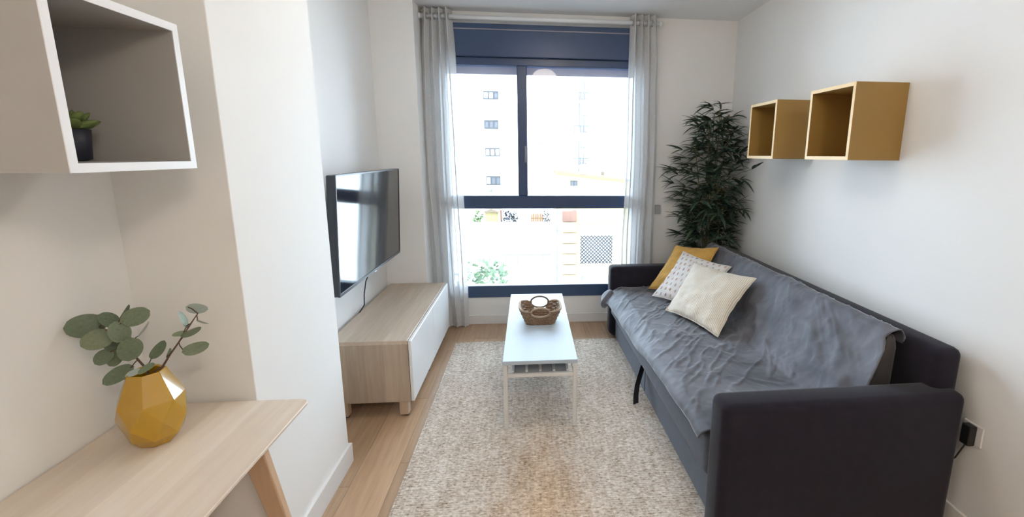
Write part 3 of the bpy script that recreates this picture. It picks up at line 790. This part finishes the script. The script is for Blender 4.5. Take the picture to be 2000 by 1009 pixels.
# ------------------------------------------------------------------ desk
dx0, dx1, dy0, dy1, dz_ = XL + .004, -0.733, 0.33, 1.514, 0.7255
dk = thing('desk', 'pale ash desk with rounded corners and splayed legs, at left', 'desk', ((dx0 + dx1) / 2, (dy0 + dy1) / 2, 0))
def rpoly(x0, x1, y0, y1, r, n=6):
    o = []
    for cx_, cy_, a0 in ((x1 - r, y1 - r, 0), (x0 + r, y1 - r, 90), (x0 + r, y0 + r, 180), (x1 - r, y0 + r, 270)):
        for k in range(n + 1):
            a = math.radians(a0 + 90 * k / n); o.append((cx_ + r * math.cos(a), cy_ + r * math.sin(a)))
    return o
bm = bmesh.new(); tp_ = rpoly(dx0, dx1, dy0, dy1, .030); md_ = rpoly(dx0 + .001, dx1 - .001, dy0 + .001, dy1 - .001, .030); bt_ = rpoly(dx0 + .018, dx1 - .018, dy0 + .018, dy1 - .018, .020)
rg = [[bm.verts.new((x, y, z)) for x, y in pl_] for pl_, z in ((bt_, dz_ - .026), (md_, dz_ - .010), (tp_, dz_ - .003), (rpoly(dx0 + .002, dx1 - .002, dy0 + .002, dy1 - .002, .029), dz_))]
bm.faces.new(rg[0][::-1]); bm.faces.new(rg[-1]); n = len(tp_)
for A, B in zip(rg, rg[1:]):
    for k in range(n): bm.faces.new((A[k], A[(k + 1) % n], B[(k + 1) % n], B[k]))
ob('tabletop', fin(bm), 'ash_desk', dk)
def leg(xa, ya, xb, yb, wa, wb, d=.034, da=None):
    bm = bmesh.new(); q = []
    for x, y, z, w_, dd in ((xa, ya, dz_ - .026, wa, d), (xb, yb, 0.0, wb, d * .75)):
        q.append([bm.verts.new((x + sx_ * w_ / 2, y + sy_ * dd / 2, z)) for sx_, sy_ in ((-1, -1), (1, -1), (1, 1), (-1, 1))])
    bm.faces.new(q[0]); bm.faces.new(q[1][::-1])
    for k in range(4): bm.faces.new((q[0][k], q[0][(k + 1) % 4], q[1][(k + 1) % 4], q[1][k]))
    bmesh.ops.bevel(bm, geom=bm.edges[:], offset=.005, segments=2, profile=.5, affect='EDGES')
    return fin(bm)
for yy, yb in ((1.445, 1.47), (.40, .375)):
    ob('leg', leg(-0.915, yy, -0.785, yb, .078, .040), 'ash_leg', dk)
    ob('leg', leg(-1.095, yy, -1.175, yb, .078, .040), 'ash_leg', dk)
ob('apron', boxes([(-1.07, -.94, 1.435, 1.455, .63, .699), (-1.07, -.94, .39, .41, .63, .699), (-1.16, -1.14, .42, 1.43, .64, .699), (-.87, -.85, .42, 1.43, .655, .699)]), 'ash_leg', dk)

# ------------------------------------------------------------------ faceted vase
vx, vy, vz = -1.056, 1.305, dz_
vs_t = thing('vase', 'faceted glossy yellow vase on the desk', 'vase', (vx, vy, vz))
bm = bmesh.new(); R_ = []
NS = 7
for r_, z, a0 in ((.040, 0, 0), (.063, .027, 8), (.078, .082, 26), (.076, .132, 0), (.043, .212, 0)):
    R_.append([bm.verts.new((vx + r_ * math.cos(math.radians(a0 + 360 / NS * k - 66)), vy + r_ * math.sin(math.radians(a0 + 360 / NS * k - 66)), vz + z + (.010 * math.sin(k * 2.3 + z * 40) if .05 < z < .1 else 0))) for k in range(NS)])
bm.faces.new(R_[0][::-1])
for q, (A, B) in enumerate(zip(R_, R_[1:])):
    for k in range(NS):
        k1 = (k + 1) % NS
        if q == 0: bm.faces.new((A[k], A[k1], B[k1], B[k]))
        elif q == 2: bm.faces.new((A[k], B[k1], B[k])); bm.faces.new((A[k], A[k1], B[k1]))
        else: bm.faces.new((A[k], A[k1], B[k])); bm.faces.new((A[k1], B[k1], B[k]))
inner = [bm.verts.new((vx + (v_.co.x - vx) * .84, vy + (v_.co.y - vy) * .84, vz + .209)) for v_ in R_[-1]]
for k in range(NS): bm.faces.new((R_[-1][k], R_[-1][(k + 1) % NS], inner[(k + 1) % NS], inner[k]))
low = [bm.verts.new((vx + (v_.co.x - vx) * 1.2, vy + (v_.co.y - vy) * 1.2, vz + .15)) for v_ in inner]
for k in range(NS): bm.faces.new((inner[k], inner[(k + 1) % NS], low[(k + 1) % NS], low[k]))
bm.faces.new(low)
bmesh.ops.bevel(bm, geom=[e for e in bm.edges], offset=.0012, segments=1, affect='EDGES')
ob('body', fin(bm), 'vase_yellow', vs_t)

# eucalyptus sprigs (they stand in the vase)
em_ = leaf_mesh(1, .40, .10, 12, .82, .10, True); em_.materials.append(MATS['eucalyptus_leaf'])
en_ = leaf_mesh(1, .28, .15, 12, .85, .12, True); en_.materials.append(MATS['eucalyptus_leaf'])
ep_ = leaf_mesh(1, .32, .1, 12, .85, .1, True); ep_.materials.append(MATS['eucalyptus_pale'])
right_v, up_v = Vector((0.777, 0.629, 0)), Vector((0, 0, 1))     # across the sprig, up
cam_v = Vector((.62, -.76, .30)).normalized()
KS = vy / 1.27
def sprig(label, stem, rads, leaves):
    stem = [(x_ * KS, y_ * KS, CAMH + (z_ - CAMH) * KS) for x_, y_, z_ in stem]
    t_ = thing('eucalyptus_sprig', label, 'plant', stem[0], 'eucalyptus sprigs in the vase')
    ob('stem', tube(stem, rads, 7), 'stem_brown', t_)
    for (c_, dy, L, ang, tilt_, kind) in leaves:
        # c_: middle of the leaf; ang: heading in the sprig's own plane; tilt_: turn of the face away from the room
        d_ = (right_v * math.cos(math.radians(ang)) + up_v * math.sin(math.radians(ang))).normalized()
        side = d_.cross(cam_v).normalized(); nrm = (cam_v * math.cos(math.radians(tilt_)) + side * math.sin(math.radians(tilt_)))
        L *= .94
        base = Vector((c_[0] * KS - dy * .80, vy + dy, CAMH + (c_[1] - CAMH) * KS - dy * .35)) - d_ * L * .5
        put('leaf', (em_, en_, ep_)[kind], base, d_, nrm, t_, L)
        k = min(stem, key=lambda p: (Vector(p) - base).length)
        if (Vector(k) - base).length > .006:
            ob('twig', tube([k, (Vector(k) + base) / 2 + Vector((0, 0, .004)), base + d_ * L * .1], .0014, 5), 'stem_brown', t_)
sprig('bushy eucalyptus sprig leaning left out of the yellow vase',
      [(-1.035, 1.27, .76), (-1.021, 1.268, .955), (-1.042, 1.27, .985), (-1.065, 1.27, 1.02), (-1.087, 1.27, 1.057), (-1.12, 1.27, 1.08)], [.003, .003, .003, .0025, .002, .0015],
      [((-1.153, 1.082), .00, .088, 172, 10, 0), ((-1.095, 1.098), .015, .055, 130, 25, 0), ((-1.029, 1.105), .01, .068, 15, 20, 0), ((-1.051, 1.117), .00, .045, 50, 70, 1),
       ((-1.131, 1.044), -.012, .074, 200, -15, 0), ((-1.074, 1.064), -.012, .064, 100, 12, 0), ((-1.056, 1.015), -.025, .072, 260, -10, 0), ((-1.126, .994), .005, .052, 215, 15, 0),
       ((-1.099, .993), .02, .060, 235, 25, 0), ((-1.098, .945), -.01, .080, 202, 20, 1), ((-1.015, 1.068), .01, .052, 48, 82, 2), ((-.988, 1.010), .0, .058, 48, 30, 1),
       ((-1.026, .962), -.02, .045, 200, 45, 1), ((-1.058, .950), -.02, .040, 190, 50, 2), ((-1.094, 1.024), .02, .05, 150, -20, 0), ((-1.07, 1.04), .03, .055, 80, -30, 0)])
sprig('slender eucalyptus sprig leaning right out of the yellow vase',
      [(-1.025, 1.262, .76), (-1.003, 1.266, .952), (-.985, 1.27, .962), (-.962, 1.27, .995), (-.934, 1.27, 1.031), (-.897, 1.27, 1.082), (-.876, 1.27, 1.11)], [.003, .003, .003, .0025, .0022, .0018, .0012],
      [((-.894, 1.012), .0, .066, 4, 15, 1), ((-.900, 1.057), -.01, .052, 10, 50, 1), ((-.925, 1.055), .012, .04, 170, 45, 1), ((-.912, 1.094), .0, .052, 96, 55, 1), ((-.876, 1.123), .0, .054, 335, 35, 2), ((-.868, 1.085), .0, .034, 318, 78, 2),
       ((-.962, 1.00), .01, .03, 60, 60, 1)])

# ------------------------------------------------------------------ bamboo plant
bx, by = 1.575, 3.985
bp = thing('bamboo_plant', 'tall artificial bamboo plant in the corner behind the sofa', 'plant', (bx, by, 0))
ob('pot', lathe([(.085, 0), (.10, .01), (.125, .22), (.115, .22), (.11, .20)], 28, (bx, by, 0)), 'pot_wicker', bp)
ob('soil', lathe([(.112, .19), (.112, .2), (.05, .205)], 24, (bx, by, 0)), 'soil', bp)
stems = []
for k in range(7):
    a = k * 2.4; r0 = .02 + .045 * rnd.random(); top = [1.95, 1.85, 1.80, 1.6, 1.72, 1.4, 1.88][k]
    dx_, dy_ = [(-.03, -.06), (.06, -.08), (-.13, -.12), (-.20, -.10), (.12, -.16), (.02, -.26), (.0, -.02)][k]
    pts = [(bx + r0 * math.cos(a) + dx_ * (q / 6) ** 1.4, by + r0 * math.sin(a) + dy_ * (q / 6) ** 1.4, .19 + (top - .19) * q / 6) for q in range(7)]
    stems.append(pts); ob('stem', tube(pts, [.008 - .0008 * q for q in range(7)], 7), 'bamboo_stem', bp)
blades = [leaf_mesh(1, .085, b_, 6, .7, .35) for b_ in (.10, .28, .5)]
for b_ in blades: b_.materials.append(MATS['bamboo_leaf'])
spots = []
def envelope(z):   # half-width of the crown
    return (.10 + .17 * math.sin(math.pi * min(1, max(0, (z - .40) / 1.55))) ** .7)
def ok(p): return p.x < WX(p.y) - .015 and p.y < YB - .015
for q in range(330):
    s_ = stems[q % 7]; z = .62 + (s_[-1][2] - .62) * rnd.random() ** .85
    t_ = (z - .19) / (s_[-1][2] - .19) * 6; i = min(5, int(t_)); c_ = Vector(s_[i]).lerp(Vector(s_[i + 1]), t_ - i)
    for _ in range(20):
        a = rnd.uniform(0, 2 * math.pi); rr_ = envelope(z) * rnd.uniform(.25, 1.0)
        e_ = Vector((c_.x + rr_ * math.cos(a) * 1.0, c_.y + rr_ * math.sin(a) * .8, z + rnd.uniform(-.02, .08)))
        if ok(e_): break
    else: continue
    out = (e_ - c_); out.z = 0; out.normalize()
    spots.append((c_, e_, out))
for s_ in stems: spots.append((Vector(s_[5]), Vector(s_[6]), Vector((rnd.uniform(-1, 1), rnd.uniform(-1, 0), 0)).normalized()))
allb = []
for c_, e_, out in spots:
    for k in range(rnd.randint(4, 6)):
        for _ in range(8):
            a = rnd.uniform(-1.15, 1.15); d_ = Matrix.Rotation(a, 3, 'Z') @ out; d_ = Vector((d_.x, d_.y, rnd.uniform(-.25, .75))).normalized()
            L = rnd.uniform(.10, .165)
            if ok(e_ + d_ * L): allb.append((e_.copy(), d_, L)); break
camp = Vector((0, 0, CAMH))
allb.sort(key=lambda q: (q[0] - camp).length)
rest = bmesh.new()
for q, (e_, d_, L) in enumerate(allb):
    nrm = Vector((rnd.uniform(-.5, .5), rnd.uniform(-.5, .5), 1)); me_ = blades[q % 3]
    if q < 300: put('leaf', me_, e_, d_, nrm, bp, L)
    else:
        M_ = Matrix.Translation(e_) @ orient(d_, nrm).to_4x4() @ Matrix.Scale(L, 4)
        tmp = me_.copy(); tmp.transform(M_); rest.from_mesh(tmp); bpy.data.meshes.remove(tmp)
rm = bpy.data.meshes.new('leaves'); rest.to_mesh(rm); rest.free(); rm.shade_smooth()
tag(ob('rear_leaves', rm, 'bamboo_leaf', bp), kind='stuff')
tw = bmesh.new()
for c_, e_, out in spots:
    m_ = tube([c_, (c_ + e_) / 2 + Vector((0, 0, .01)), e_], .0016, 4); tw.from_mesh(m_); bpy.data.meshes.remove(m_)
tm = bpy.data.meshes.new('twigs'); tw.to_mesh(tm); tw.free()
tag(ob('twigs', tm, 'bamboo_stem', bp), kind='stuff')

# ------------------------------------------------------------------ small wall fittings
sw = thing('thermostat', 'small grey wall control beside the right curtain', 'wall control', (1.154, YB, 1.05))
ob('case', box(1.130, 1.178, YB - .022, YB, 1.012, 1.092, .004, 2, smooth=False), 'switch_grey', sw)
ob('button', box(1.143, 1.165, YB - .025, YB - .021, 1.045, 1.075, .001, 1), 'shelf_grey', sw)
oy = 1.53; ox = WX(oy)
ol = thing('wall_outlet', 'white wall outlet behind the near sofa arm', 'outlet', (ox, oy, .455))
ob('plate', box(ox - .008, ox, oy - .042, oy + .042, .415, .500, .003, 1), 'skirting_white', ol)
pg = thing('power_adapter', 'black plug adapter on the wall behind the near sofa arm', 'plug', (ox - .02, oy, .455))
ob('case', box(ox - .040, ox - .009, oy - .020, oy + .020, .412, .496, .005, 2, smooth=False), 'black_plastic', pg)
ob('cord', tube([(ox - .03, oy, .41), (ox - .03, oy + .03, .33), (ox - .025, oy + .10, .25), (ox - .022, oy + .25, .2)], .003, 6), 'black_plastic', pg)

# ------------------------------------------------------------------ outside
GZ = -6.0
st(ob('street', box(-30, 40, 5.0, 110, GZ - .2, GZ), 'asphalt'))
def ext_window(parent, x0, x1, y, z0, z1, split, mats, frame='ext_frame', fw_=.15):
    bm = bmesh.new()
    addbox(bm, x0, x1, y - .06, y + .05, z0, z0 + fw_); addbox(bm, x0, x1, y - .06, y + .05, z1 - fw_, z1)
    xs = [x0 + (x1 - x0) * k / split for k in range(split + 1)]
    for k, x in enumerate(xs): addbox(bm, max(x0, x - fw_ / 2), min(x1, x + fw_ / 2), y - .06, y + .05, z0 + fw_, z1 - fw_)
    wn_ = ob('window', fin(bm), frame, parent)
    for k in range(split):
        ob('pane', box(xs[k] + fw_ / 2, xs[k + 1] - fw_ / 2, y - .02, y + .01, z0 + fw_, z1 - fw_), mats[k % len(mats)], wn_)
    return wn_
tb = thing('apartment_block', 'tall white apartment block with a column of small windows outside', 'building', (-3.5, 50, GZ))
ob('wall', box(-11, 2.95, 50, 62, GZ, 26), 'cement_white', tb)
ob('parapet', box(-11.1, 3.05, 49.9, 62, 26, 26.5), 'cement_white', tb)
for (x0, x1, z0, z1), ms in zip(((-4.537, -3.0, 6.94, 7.76), (-4.512, -3.08, 4.03, 4.93), (-4.483, -3.0, 1.267, 2.146), (-4.454, -2.971, -1.673, -.711)),
                                (('ext_white_pane', 'ext_white_pane', 'ext_blind'), ('ext_blind',) * 3, ('ext_white_pane',) * 3, ('ext_white_pane', 'ext_blind', 'ext_blind'))):
    ext_window(tb, x0, x1, 49.98, z0, z1, 3, ms)
ob('vent', lathe([(.2, 0), (.24, .1), (.2, .3)], 12, (-4.05, 49.9, -2.35)), 'ext_metal', tb)
rb = thing('balcony_block', 'tall pale apartment block with stacked balconies at right outside', 'building', (12, 62, GZ))
ob('wall', box(6.3, 22, 60, 74, GZ, 24), 'cement_white', rb)
ob('stair_tower', box(3.4, 6.3, 66, 74, GZ, 22), 'cement_white', rb)
for z in (8.0, 4.1, .2):
    bl = ob('balcony', boxes([(5.5, 7.4, 58.8, 60, z - .2, z)]), 'cement_white', rb)
    ob('railing', boxes([(5.5, 7.4, 58.8, 58.9, z + .82, z + .97)] + [(5.5 + .37 * k, 5.59 + .37 * k, 58.8, 58.9, z, z + .85) for k in range(6)]), 'ext_metal', bl)
    ext_window(rb, 6.45, 7.3, 59.98, z + .2, z + 2.3, 2, ('ext_white_pane',), 'ext_metal', .12)
ob('downpipe', tube([(6.26, 59.9, GZ), (6.26, 59.9, 23)], .06, 8), 'ext_metal', rb)
ob('downpipe', tube([(3.36, 65.9, GZ), (3.36, 65.9, 20)], .06, 8), 'ext_metal', rb)
yh = thing('cream_house', 'small cream house with flat roof and square window beyond the street', 'building', (6, 46, GZ))
ob('wall', prism([(2.55, GZ), (9.5, GZ), (9.5, -.95), (2.55, -.15)], 45, 49.4, axis='y'), 'render_cream', yh)
ob('roof_edge', prism([(2.3, -.13), (9.7, -.98), (9.7, -.75), (2.3, .10)], 44.7, 49.6, axis='y'), 'roof_tan', yh)
ext_window(yh, 3.925, 4.585, 44.98, -1.77, -.883, 2, ('ext_blind',), 'ext_frame', .07)
ob('air_unit', box(6.4, 6.95, 44.5, 45, -1.95, -1.55, .02, 1), 'ext_metal', yh)
ob('chimney', box(7.2, 7.5, 47, 47.4, -.8, -.1), 'roof_tan', yh)
lh = thing('lattice_house', 'cream street house with a diamond lattice window', 'building', (3.4, 20.5, GZ))
ob('wall', box(2.02, 4.45, 20, 28, GZ, -.30), 'render_cream', lh)
ob('cornice', box(1.98, 4.45, 19.93, 20.0, -1.36, -1.27), 'stone_cream', lh)
for k in range(11):
    z0 = GZ + k * .47
    mt = 'stone_red' if k in (10,) else 'stone_cream'
    ob('pier_block', box(1.40, 2.02, 19.86 + .02 * (k % 2), 20.4, z0 + .012, z0 + .458, .015, 1), mt, lh)
bm = bmesh.new(); lx0, lx1, lz0, lz1 = 2.2, 3.6, -3.17, -1.9
nd = 9
for k in range(-nd, nd + 1):
    for s_ in (1, -1):
        # diagonal bars clipped to the opening
        pts = []
        for q in range(0, 41):
            x = lx0 + (lx1 - lx0) * q / 40; z = lz0 + (k * (lx1 - lx0) / nd + s_ * (x - lx0) + (0 if s_ > 0 else (lx1 - lx0)))
            if lz0 <= z <= lz1: pts.append((x, 19.95, z))
        if len(pts) > 1:
            m_ = tube([pts[0], pts[-1]], .026, 5); bm.from_mesh(m_); bpy.data.meshes.remove(m_)
lw_ = ob('lattice_window', box(lx0, lx1, 19.97, 20.0, lz0, lz1), 'ext_white_pane', lh)
tag(ob('lattice', fin(bm), 'ext_frame', lw_), kind='stuff')
ob('lattice_frame', boxes([(lx0 - .05, lx1 + .05, 19.94, 20, lz0 - .06, lz0), (lx0 - .05, lx1 + .05, 19.94, 20, lz1, lz1 + .05)]), 'render_cream', lw_)
for x in (2.25, 3.45): ob('wall_vent', box(x, x + .09, 19.96, 20, -3.95, -3.72), 'ext_metal', lh)
wh = thing('added_house', 'white house added out of view right of the lattice house, for the television reflection', 'building', (8, 20, GZ))  # unseen house added to whiten what the television screen reflects
ob('wall', box(4.5, 13, 19.8, 28, GZ, -1.0), 'cement_white', wh)
ob('parapet', box(4.47, 13.1, 19.7, 28.1, -1.0, -.85), 'cement_white', wh)
for x in (6.0, 8.6): ext_window(wh, x, x + 1.1, 19.79, -3.6, -2.2, 2, ('ext_blind',), 'ext_frame', .08)
bw = thing('boundary_wall', 'long white boundary wall across the street', 'wall', (-3, 22, GZ))
ob('wall', box(-9, 1.0, 22, 22.3, GZ, -1.72), 'cement_white', bw)
ob('coping', box(-9.05, 1.05, 21.94, 22.36, -1.72, -1.64), 'cement_white', bw)
lwp = thing('parapet_rail', 'low white parapet with grey rail in front of the boundary wall', 'railing', (-.3, 21, GZ))
ob('rail', box(-1.5, .92, 20.97, 21.03, -2.98, -2.93), 'ext_metal', lwp)
for x in (-1.1, -.55, 0, .6): ob('post', box(x - .025, x + .025, 20.98, 21.02, -3.4, -2.98), 'ext_metal', lwp)
ob('plinth', box(-1.6, 1.0, 20.9, 21.1, GZ, -3.4), 'cement_white', lwp)
# garden behind the boundary wall
def shrub(name, label, c_, rx, rz, n_, mat, size, seed, cat='shrub', trunk=None, group=None):
    rg_ = random.Random(seed); t_ = thing(name, label, cat, (c_[0], c_[1], GZ), group); bm = bmesh.new(); lm = leaf_mesh(1, .34, .15, 3, .9, .1)
    for _ in range(n_):
        a, b_ = rg_.uniform(0, 6.283), math.asin(rg_.uniform(-1, 1)); r_ = rg_.uniform(.35, 1) ** .5 * (1 + .25 * math.sin(3 * a + seed))
        p = Vector((c_[0] + rx * r_ * math.cos(a) * math.cos(b_), c_[1] + rx * r_ * math.sin(a) * math.cos(b_), c_[2] + rz * r_ * math.sin(b_)))
        d_ = Vector((rg_.gauss(0, 1), rg_.gauss(0, 1), rg_.gauss(0, 1)))
        M_ = Matrix.Translation(p) @ orient(d_, (rg_.gauss(0, 1), rg_.gauss(0, 1), 1.2)).to_4x4() @ Matrix.Scale(size * rg_.uniform(.6, 1.2), 4)
        tmp = lm.copy(); tmp.transform(M_); bm.from_mesh(tmp); bpy.data.meshes.remove(tmp)
    m_ = bpy.data.meshes.new('foliage'); bm.to_mesh(m_); bm.free(); tag(ob('foliage', m_, mat, t_), kind='stuff')
    z0 = c_[2]; ob('trunk', tube([(c_[0], c_[1], GZ), (c_[0] + .04, c_[1], (GZ + z0) / 2), (c_[0], c_[1], z0)], [.09, .07, .03], 8), 'trunk_brown', t_)
    return t_
shrub('leafy_tree', 'loose green tree crown below the window at lower left', (-1.05, 11, -1.50), .62, .62, 420, 'tree_leaf', .15, 4, 'tree')
shrub('hedge_bush', 'green bush behind the boundary wall left of the yellow hut', (-2.75, 25.1, -1.9), .28, .55, 150, 'hedge_green', .16, 5)
shrub('hedge_bush', 'dark bush between the yellow hut and the white parasol', (-1.05, 25.1, -1.95), .40, .55, 260, 'hedge_dark', .16, 6)
shrub('hedge_bush', 'dark small bush right of the wooden fence behind the wall', (.92, 25.4, -1.95), .18, .5, 110, 'hedge_dark', .14, 7)
hut = thing('garden_hut', 'small yellow hut with red post behind the boundary wall', 'hut', (-2.0, 26.5, GZ))
ob('wall', box(-2.45, -1.75, 26.2, 27.5, GZ, -1.62), 'hut_yellow', hut)
ob('roof', prism([(-2.6, -1.62), (-1.6, -1.62), (-2.1, -1.42)], 26.0, 27.7, axis='y'), 'roof_tan', hut)
ob('post', box(-1.62, -1.50, 26.0, 26.12, GZ, -1.5), 'stone_red', hut)
par = thing('garden_parasol', 'white garden parasol behind the boundary wall', 'parasol', (-.30, 26.8, GZ))
ob('canopy', lathe([(.42, 0), (.36, .12), (.05, .42)], 8, (-.30, 26.8, -2.05), smooth=False), 'cement_white', par)
ob('pole', tube([(-.30, 26.8, GZ), (-.30, 26.8, -1.7)], .025, 8), 'ext_metal', par)
fe = thing('wooden_fence', 'orange brown board fence behind the boundary wall', 'fence', (.4, 26, GZ))
for k in range(7): ob('board', box(.08 + k * .098, .168 + k * .098, 26, 26.03, GZ, -1.72 + .03 * (k % 2)), 'fence_wood', fe)
ob('rail', box(.05, .80, 26.03, 26.08, -2.0, -1.93), 'fence_wood', fe)
po = thing('street_lamp', 'thin grey street lamp post outside the window', 'street lamp', (.86, 18, GZ))
ob('post', tube([(.86, 18, GZ), (.86, 18, 0), (.855, 18, 1.8)], [.05, .04, .03], 10), 'cement_white', po)
ob('arm', tube([(.855, 18, 1.8), (.75, 17.9, 1.9), (.55, 17.8, 1.92)], .02, 8), 'ext_metal', po)
ob('lamp_head', box(.38, .60, 17.74, 17.86, 1.88, 1.94, .015, 1), 'ext_metal', po)
po2 = thing('drain_pipe_post', 'slim grey pipe post at the corner of the lattice house', 'post', (1.15, 19.5, GZ))
ob('pipe', tube([(1.15, 19.5, GZ), (1.15, 19.5, -.4)], .045, 10), 'ext_metal', po2)
ob('clamp', boxes([(1.09, 1.21, 19.44, 19.56, -1.6, -1.52), (1.09, 1.21, 19.44, 19.56, -3.2, -3.12)]), 'ext_metal', po2)
